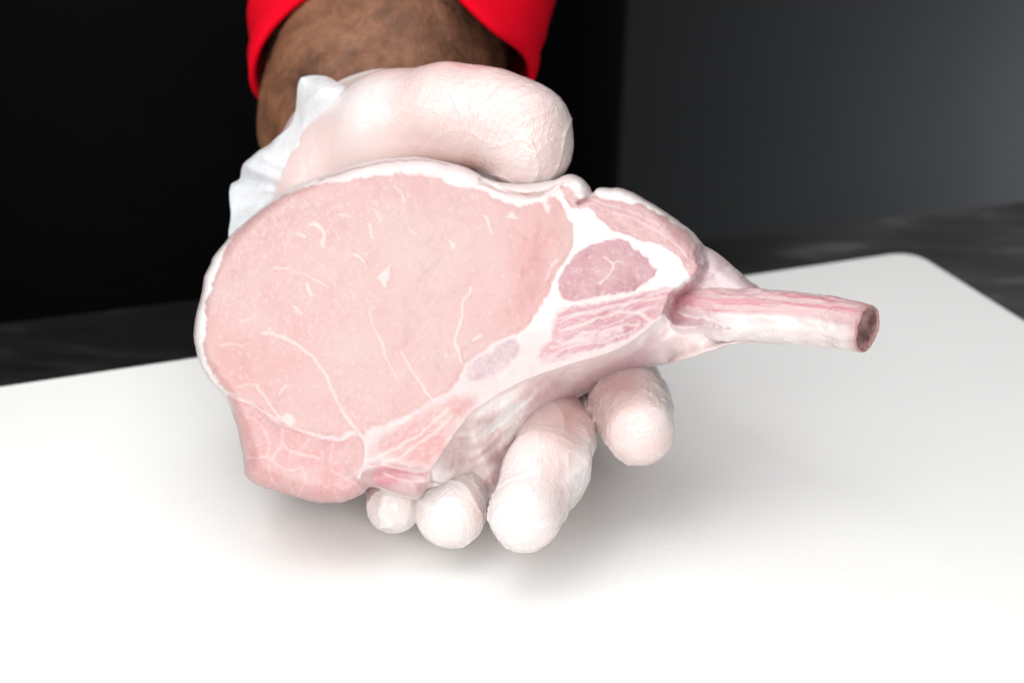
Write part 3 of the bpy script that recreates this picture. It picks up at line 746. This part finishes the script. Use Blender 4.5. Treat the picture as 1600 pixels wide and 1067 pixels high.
for wd, s, pts in VE:
    pl = catmull(pts, 3.0, False)
    x0, y0 = pl.min(0)-12; x1, y1 = pl.max(0)+12
    i0, i1 = max(int((x0-300)/STEP), 0), int((x1-300)/STEP)+1; j0, j1 = max(int((y0-242)/STEP), 0), int((y1-242)/STEP)+1
    q = QV[i0:i1, j0:j1]; d, _ = seg_dist(q, pl, False)
    ww = wd*.5*(1+.45*noise(q, .07, 83))
    vein[i0:i1, j0:j1] = np.maximum(vein[i0:i1, j0:j1], s*sstep(ww+1.9, ww-1.2, d))
for tri in ([(612, 411), (588, 434), (597, 440), (604, 450), (609, 432)], [(790, 341), (798, 331), (803, 334), (809, 342)], [(700, 375), (714, 381), (708, 391)], [(446, 645), (456, 646), (461, 656), (456, 668), (444, 660), (438, 655)], [(852, 316), (862, 320), (859, 334), (852, 328)]):
    pl = np.array(tri, float); x0, y0 = pl.min(0)-8; x1, y1 = pl.max(0)+8
    i0, i1 = int((x0-300)/STEP), int((x1-300)/STEP)+1; j0, j1 = int((y0-242)/STEP), int((y1-242)/STEP)+1
    s_ = signed(QV[i0:i1, j0:j1], pl); vein[i0:i1, j0:j1] = np.maximum(vein[i0:i1, j0:j1], .9*sstep(-1.5, 1.5, s_))
# soft halo round the veins
# short pale flecks along the fibres: glints put into the colour
fleck = np.zeros(Q.shape[:2])
def scatter(n, fn, region, ang0, spread, L=(2, 7), wd=(.6, 1.2), s=(.25, .7)):
    k = 0; tries = 0
    while k < n and tries < n*40:
        tries += 1
        x, y = rng.uniform(310, 1090), rng.uniform(262, 780)
        i, j = int((x-300)/STEP), int((y-242)/STEP)
        if sd[region][i, j] < 3 or rng.random() > fn(x, y): continue
        k += 1
        a = math.radians(ang0(x, y)+rng.normal()*spread); l = rng.uniform(*L); w_ = rng.uniform(*wd); s_ = rng.uniform(*s)
        dx, dy = math.cos(a)*l/2, math.sin(a)*l/2; bx, by = rng.normal()*1.2, rng.normal()*1.2
        pl = np.array([(x-dx, y-dy), (x+bx, y+by), (x+dx, y+dy)])
        i0, i1 = max(i-8, 0), i+9; j0, j1 = max(j-8, 0), j+9
        d, _ = seg_dist(Q[i0:i1, j0:j1], pl, False)
        fleck[i0:i1, j0:j1] = np.maximum(fleck[i0:i1, j0:j1], s_*sstep(w_+.9, w_-.5, d))
gL = lambda x, y: min(1, math.exp(-((x-440)/130)**2-((y-390)/150)**2)+.5*math.exp(-((x-640)/170)**2-((y-310)/45)**2)+.10+.35*math.exp(-((x-560)/60)**2-((y-640)/50)**2))
scatter(850, gL, 'loin', lambda x, y: 80 if x < 620 else 110, 28)
scatter(130, lambda x, y: 1, 'oval', lambda x, y: 20, 60, (1.2, 3), (.4, 1.0), (.3, .75))
scatter(200, lambda x, y: 1, 'strk', lambda x, y: -20, 25, (3, 8), (.7, 1.3), (.3, .8))
scatter(110, lambda x, y: .15+(x > 1030)+(y > 350)*.5, 'cap', lambda x, y: 40, 40, (2, 6), (.6, 1.2), (.3, .8))
scatter(130, lambda x, y: 1, 'tail', lambda x, y: 120, 40, (2, 7), (.6, 1.2), (.2, .6))
scatter(120, lambda x, y: 1, 'lowm', lambda x, y: -38, 18, (4, 12), (.7, 1.4), (.25, .6))
scatter(70, lambda x, y: 1, 'bonef', lambda x, y: -30, 60, (2, 5), (.7, 1.4), (.3, .7))
notm = (1-sstep(-1, 1, sd['memb']))
veinc = vein*notm*(1-.35*sstep(-4, 4, sd['tail'])); fl_ = fleck*notm
col = mixc(col, c3(253, 236, 231), veinc[..., None]*.72)
col = mixc(col, c3(252, 236, 233), fl_[..., None]*.42)
# thin red-brown line where rim fat is cut, a few places
for (pts, cc, wd, s) in (([(499, 281), (540, 268), (590, 256), (650, 250), (700, 258)], (205, 165, 170), 1.6, .55), ([(745, 287), (790, 300), (815, 305), (838, 301)], (236, 190, 190), 1.2, .6), ([(815, 303), (830, 308), (850, 303)], (226, 180, 170), .9, .5), ([(580, 725), (620, 736), (648, 742), (668, 738)], (226, 140, 150), 1.6, .45), ([(668, 733), (666, 750), (662, 765)], (224, 150, 158), 1.8, .25)):
    d, _ = seg_dist(QV, catmull(pts, 4, False), False)
    col = mixc(col, c3(*cc), (s*sstep(wd+1.2, wd-.8, d))[..., None])
# blue-violet streak along the lower edge of the membrane
d, _ = seg_dist(QV, catmull([(672, 752), (700, 757), (735, 763), (762, 772)], 4, False), False)
col = mixc(col, c3(222, 200, 222), (.6*sstep(3.2, 1.0, d))[..., None])
col = np.clip(col, 0, .86)

# relief (metres towards the camera along the sight line) ---------------
side_in = sstep(-8, 15, sd['side'])
Rr = 15+18*sstep(1010, 1080, Q[..., 0])*sstep(470, 400, Q[..., 1])+14*sstep(640, 720, Q[..., 1])+6*sstep(420, 330, Q[..., 0])
tq = np.clip(1-dS/Rr, 0, 1)
rimh = -(.0042+.0020*sstep(640, 740, Q[..., 1])+.003*sstep(1020, 1080, Q[..., 0]))*(1-np.sqrt(1-tq*tq*.98))
tm = dR/(dR+dS+1e-3)
mh = -(.032*np.power(np.clip(tm, 0, 1), 1.15)+.0012*(1-np.exp(-dR/6)))
mh = mh*(1-.62*sstep(1010, 1100, Q[..., 0]))*(1-.80*sstep(750, 672, Q[..., 0])*sstep(705, 740, Q[..., 1]))
mh = mh+.0030*fbm(Q, .012, 3, 90)*sstep(0, 40, dR)+.0011*fbm(Q, .045, 3, 91)*sstep(0, 20, dR)+.0010*ms[..., 0]*sstep(0, 25, dR)
sh = -(.0062+.0040*np.exp(-((Q[..., 0]-1064)/28)**2-((Q[..., 1]-468)/24)**2)) + .0012*fbm(Q, .03, 3, 92)
h = rimh+.0009*fbm(Q, .010, 3, 93)+.00035*fbm(Q, .04, 3, 94)
h += .0007*sstep(0, 60, sd['loin'])-.00018*np.exp(-(sd['loin']/3.5)**2)
for k, a in (('oval', .0008), ('strk', .0004), ('cap', .0009), ('tail', .0005)):
    h += a*sstep(0, 22, sd[k])
    h -= .00015*np.exp(-(sd[k]/3)**2)
h += .00012*vein*sstep(620, 560, Q[..., 1])+.00006*fleck
h -= .0016*np.exp(-((Q[..., 1]-742)/10)**2)*sstep(560, 590, Q[..., 0])*sstep(675, 650, Q[..., 0])
h += .0005*np.sin(st*6)*sstep(0, 8, sd['strk'])*.25
h = h*(1-memb_in)+mh*memb_in
h = h*(1-side_in)+(sh+rimh*.8)*side_in
# small rolls of fat at the top right edge
h += .0022*np.exp(-((Q[..., 0]-905)/13)**2-((Q[..., 1]-290)/11)**2)
h -= .0020*np.exp(-(seg_dist(Q, np.array([(925, 300), (918, 312), (905, 318)], float), False)[0]/3)**2)
h -= .0016*np.exp(-(seg_dist(Q, catmull([(752, 281), (790, 299), (825, 306), (856, 300), (876, 288)], 4, False), False)[0]/3.5)**2)

# the plane of the cut face: leaning back 20 degrees, bone side turned a little towards the camera
TILT, YAW = R(19), R(7)
nc = np.array([-math.sin(YAW), math.sin(TILT), -math.cos(TILT)*math.cos(YAW)]); nc /= np.linalg.norm(nc)
p0 = np.array([(700-800)/F*.358, (533.5-520)/F*.358, .358])
def plane_depth(px, py):
    a = (px-800)/F; b = (533.5-py)/F
    return (nc@p0)/(nc[0]*a+nc[1]*b+nc[2])
D = plane_depth(Q[..., 0], Q[..., 1])
PT = P(Q[..., 0], Q[..., 1], D-h)
# normals on the grid
def gridnorm(PT):
    du = np.gradient(PT, axis=0); dv = np.gradient(PT, axis=1)
    n = np.cross(dv, du); n /= np.linalg.norm(n, axis=-1, keepdims=True)+1e-12
    return np.where((n@(-FW))[..., None] < 0, -n, n)

chop = empty('pork_chop', tuple(P(700, 600, .37)), 'raw pink pork chop with long bare rib bone held in the gloved hand', 'meat')
regs = ['fat']+['loin', 'tail', 'lowm', 'fold', 'cap', 'oval', 'strk', 'bonef', 'side', 'memb']
rid = np.zeros(Q.shape[:2], int)
for i, k in enumerate(regs[1:], 1): rid[sd[k] > 0] = i
NM = {'fat': ('fat', 'fat', None), 'loin': ('loin_muscle', 'lean', 'large round pale pink loin muscle with fine marbling'), 'tail': ('tail_muscle', 'lean', 'pink muscle at the lower left tip divided by white seams'),
      'lowm': ('belly_muscle', 'lean', 'streaky pink muscle along the lower edge'), 'fold': ('meat_fold', 'lean', 'small folded flap of pink meat above the two smallest fingertips'), 'cap': ('cap_muscle', 'lean', 'pink muscle strip along the upper right edge'),
      'oval': ('inner_muscle', 'lean', 'darker mauve oval muscle ringed by white fat'), 'strk': ('streaked_muscle', 'lean', 'mauve muscle striped with white fat beside the bone'),
      'bonef': ('cartilage', 'fat', 'grey violet cartilage patch beside the loin'), 'side': ('connective_tissue', 'lean', None), 'memb': ('membrane', 'membrane', 'white and pink silverskin on the underside')}
vid = -np.ones(Q.shape[:2], int)
ui = np.argwhere(used); vid[used] = np.arange(len(ui))
allV = PT[used]; allC = col[used]
ci = np.argwhere(cell)
quads = np.stack([vid[ci[:, 0], ci[:, 1]], vid[ci[:, 0], ci[:, 1]+1], vid[ci[:, 0]+1, ci[:, 1]+1], vid[ci[:, 0]+1, ci[:, 1]]], 1)
# vertex normals from the faces
def vnorm(V, Fc):
    n = np.cross(V[Fc[:, 2]]-V[Fc[:, 0]], V[Fc[:, 3]]-V[Fc[:, 1]])
    o = np.zeros_like(V)
    for k in range(4): np.add.at(o, Fc[:, k], n)
    return o/(np.linalg.norm(o, axis=1, keepdims=True)+1e-15)
allN = vnorm(allV, quads)
if (allN@(-FW)).mean() < 0: quads = quads[:, ::-1]; allN = -allN
crid = rid[ci[:, 0], ci[:, 1]]
for i, k in enumerate(regs):
    q = quads[crid == i]
    if not len(q): continue
    u, inv = np.unique(q, return_inverse=True); q2 = inv.reshape(q.shape)
    nm, mk, lb = NM[k]
    o = new_mesh(nm, allV[u], q2, M[mk], attrs={'tint': allC[u]}, normals=allN[u]); adopt(o, chop)
    if lb: o['label'] = lb
# rear of the chop: wall from the outline back to the far cut face
import collections
ec = collections.Counter(); dire = {}
for q in quads:
    for k in range(4):
        a, b_ = int(q[k]), int(q[(k+1) % 4]); e = (min(a, b_), max(a, b_)); ec[e] += 1; dire[e] = (a, b_)
nxt = {}
for e, c_ in ec.items():
    if c_ == 1: nxt.setdefault(dire[e][0], []).append(dire[e][1])
loops = []; seen = set()
for s0 in list(nxt):
    if s0 in seen: continue
    lp = [s0]; seen.add(s0); cur = s0
    while True:
        c_ = [t for t in nxt.get(cur, []) if t not in seen]
        if not c_: break
        cur = c_[0]; seen.add(cur); lp.append(cur)
    loops.append(lp)
lp = max(loops, key=len)
ring0 = allV[lp]
nW = nc[0]*RT+nc[1]*UP+nc[2]*FW
pw0 = C0+p0[0]*RT+p0[1]*UP+p0[2]*FW
TH = .034
off = (ring0-pw0)@nW
rayd = ring0-C0; rayd /= np.linalg.norm(rayd, axis=1, keepdims=True); cosr = -(rayd@nW)
rpx, _ = to_px(ring0); THl = TH-.016*sstep(1000, 1120, rpx[:, 0])
cenb = ring0.mean(0)
rings = [ring0]
for t in (.12, .3, .5, .7, .85, .95, 1.0):
    tgt = ring0+rayd*(np.maximum(off+THl, .001)/cosr*t)[:, None]
    ins_ = .0045*(1-math.sqrt(max(0, 1-(max(0, t-.6)/.4)**2)))+.0006*math.sin(t*3.14)*-1
    dv = tgt-cenb; dv -= (dv@nW)[:, None]*nW; dl = np.linalg.norm(dv, axis=1, keepdims=True)
    rings.append(tgt-dv/dl*ins_)
n_ = len(lp); back_c = rings[-1].mean(0)
for s in (.85, .6, .3, .02):
    rings.append(back_c+(rings[-1 if s == .85 else -1]-back_c)*(s if s == .85 else {.6: .6/.85, .3: .5, .02: .02/.3}[s]))
V = np.concatenate(rings); Fs = []
for j in range(len(rings)-1):
    a = np.arange(n_); b2 = (a+1) % n_
    Fs.append(np.stack([j*n_+a, (j+1)*n_+a, (j+1)*n_+b2, j*n_+b2], 1))
Fs = np.concatenate(Fs)
tc = np.tile(c3(250, 236, 234), (len(V), 1)); kk = sstep(0, .7, fbm(V, 60, 3, 99))[:, None]; tc = tc*(1-kk*.5)+c3(240, 200, 200)*kk*.5
tp_, _ = to_px(V); tk = (sstep(625, 650, tp_[:, 1])*sstep(600, 575, tp_[:, 0]))[:, None]; tc = tc*(1-tk)+c3(243, 192, 190)*tk
bk = new_mesh('outer_fat', V, Fs[:, ::-1], M['fat'], attrs={'tint': tc}); adopt(bk, chop)
bk['label'] = 'white outer layer round the rear of the chop'

# rib bone -------------------------------------------------------------
axp = [(1048, 482, .3715, 26), (1070, 484, .3665, 35), (1098, 487, .3630, 41), (1125, 492, .3605, 44), (1150, 494, .3584, 43), (1175, 493, .357, 41.5), (1215, 495, .3545, 41), (1260, 499, .3515, 40.5), (1300, 504, .349, 40), (1335, 509.5, .3445, 38.5), (1353, 513, .3430, 37.5)]
ax = catmull(np.array([(a, b_, c_*1000, d_) for a, b_, c_, d_ in axp]), 2.2, False); ax[:, 2] /= 1000
nb = 180; tb = np.linspace(0, 2*math.pi, nb, endpoint=False)
cen_ = P(ax[:, 0], ax[:, 1], ax[:, 2]); radw = ax[:, 3]/F*ax[:, 2]
rings = []; RN = []
for k in range(len(ax)):
    tg = cen_[min(k+1, len(ax)-1)]-cen_[max(k-1, 0)]; tg /= np.linalg.norm(tg)
    a = np.cross(tg, UP); a /= np.linalg.norm(a); b_ = np.cross(a, tg)   # b_: up, a: depth
    if b_@UP < 0: b_ = -b_
    s = ax[k, 0]
    cs, sn = np.cos(tb), np.sin(tb)
    # slightly flattened rib, with a shelf where the scraped fat begins
    shelf = .05*np.exp(-((np.sin(tb)+.25)/.16)**2)*(1 if s > 1130 else .3)
    rr_ = radw[k]*(1-shelf+.05*noise(np.stack([np.full(nb, s*.02), cs*1.5, sn*1.5], -1), 1, 101)+.03*noise(np.stack([np.full(nb, s*.05), cs*4, sn*4], -1), 1, 102)+.02*noise(np.stack([np.full(nb, s*.2), cs*8, sn*8], -1), 1, 103)+.11*sstep(1170, 1090, s)*fbm(np.stack([np.full(nb, s*.035), cs*1.8, sn*1.8], -1), 1, 3, 104))
    shr = .26*sstep(1315, 1353, s)
    rings.append(cen_[k]+(cs*rr_*.88)[:, None]*(a+(tg*shr if a@FW > 0 else -tg*shr))+(sn*rr_)[:, None]*b_)
rings = np.array(rings)
V = rings.reshape(-1, 3)
qx, qz = to_px(V)
hgt = np.tile(np.sin(tb), len(ax)); sx = np.repeat(ax[:, 0], nb)
wob = fbm(np.stack([sx*.02, hgt*1.2], -1), 1, 3, 110)
lowf = sstep(.16, -.10, hgt+.10*wob+.10*sstep(1150, 1100, sx)*1.5)[:, None]
stk = fbm(np.stack([sx*.012, hgt*7+.3*wob, np.cos(np.tile(tb, len(ax)))*2], -1), 1, 3, 111)
pk = mixc(c3(250, 216, 218), c3(243, 156, 170), np.clip(sstep(.0, .5, stk+.14*sstep(.1, .7, hgt)), 0, 1)[:, None]*.75)
pk = mixc(pk, c3(238, 214, 216), (sstep(.25, .0, hgt)*.45)[:, None])
sho = (np.exp(-((sx-1080)/30)**2)*sstep(-.7, .3, hgt))[:, None]
pk = mixc(pk, c3(240, 172, 182), sho*np.clip(.45+1.3*fbm(V, 170, 3, 112)[:, None], 0, 1))
whi = mixc(c3(252, 244, 242), c3(246, 226, 224), np.clip(.3+fbm(V, 150, 3, 113), 0, 1)[:, None])
tc = mixc(pk, whi, lowf)
endb = sstep(1335, 1352, sx)[:, None]; tc = mixc(tc, c3(214, 160, 160), endb*.6)
N_ = len(ax); a = np.arange(nb); b2 = (a+1) % nb
Fs = np.concatenate([np.stack([j*nb+a, j*nb+b2, (j+1)*nb+b2, (j+1)*nb+a], 1) for j in range(N_-1)])
rib = new_mesh('rib_bone', V, Fs, M['bone'], attrs={'tint': np.clip(tc, 0, .86)}); adopt(rib, chop)
rib['label'] = 'long scraped rib bone, pink streaks above and white below'
# sawn end: pale rim ring then dark spongy marrow, both real discs set in steps
last = rings[-1]; ce = last.mean(0); tg = cen_[-1]-cen_[-4]; tg /= np.linalg.norm(tg)
def disc(radii, depths, name, ma, cfun):
    R_ = []
    for r_, dp in zip(radii, depths): R_.append(ce+(last-ce)*r_+tg*dp+(tg[None]*noise(ce+(last-ce)*r_, 900, 120)[:, None]*.00016 if r_ < .95 else 0))
    V = np.concatenate(R_); Fd = np.concatenate([np.stack([j*nb+a, j*nb+b2, (j+1)*nb+b2, (j+1)*nb+a], 1) for j in range(len(R_)-1)])
    o = new_mesh(name, V, Fd, ma, attrs={'tint': cfun(V)}); adopt(o, chop); return o
e_ = disc([1.0, .985, .96, .93, .91, .90], [0, .0003, .0005, .0005, .0004, .0001], 'bone_rim', M['bone'], lambda V: np.clip(mixc(c3(205, 150, 148), c3(225, 180, 175), np.clip(.5+fbm(V, 500, 3, 121), 0, 1)[:, None]), 0, .8))
e_.parent = rib
mr = [.90, .86, .80, .72, .64, .58, .52, .46, .4, .34, .28, .22, .16, .1, .04, .001]
e_ = disc(mr, [.0001]+[-.0001]*15, 'marrow', M['bone'], lambda V: mixc(c3(138, 96, 100), c3(214, 168, 164), np.clip(.30+1.5*fbm(V, 330, 4, 122)+.55*sstep(.0025, .0052, np.linalg.norm(V-ce, axis=1)), 0, 1)[:, None]))
e_.parent = rib; e_['label'] = 'dark brownish red marrow on the sawn end'
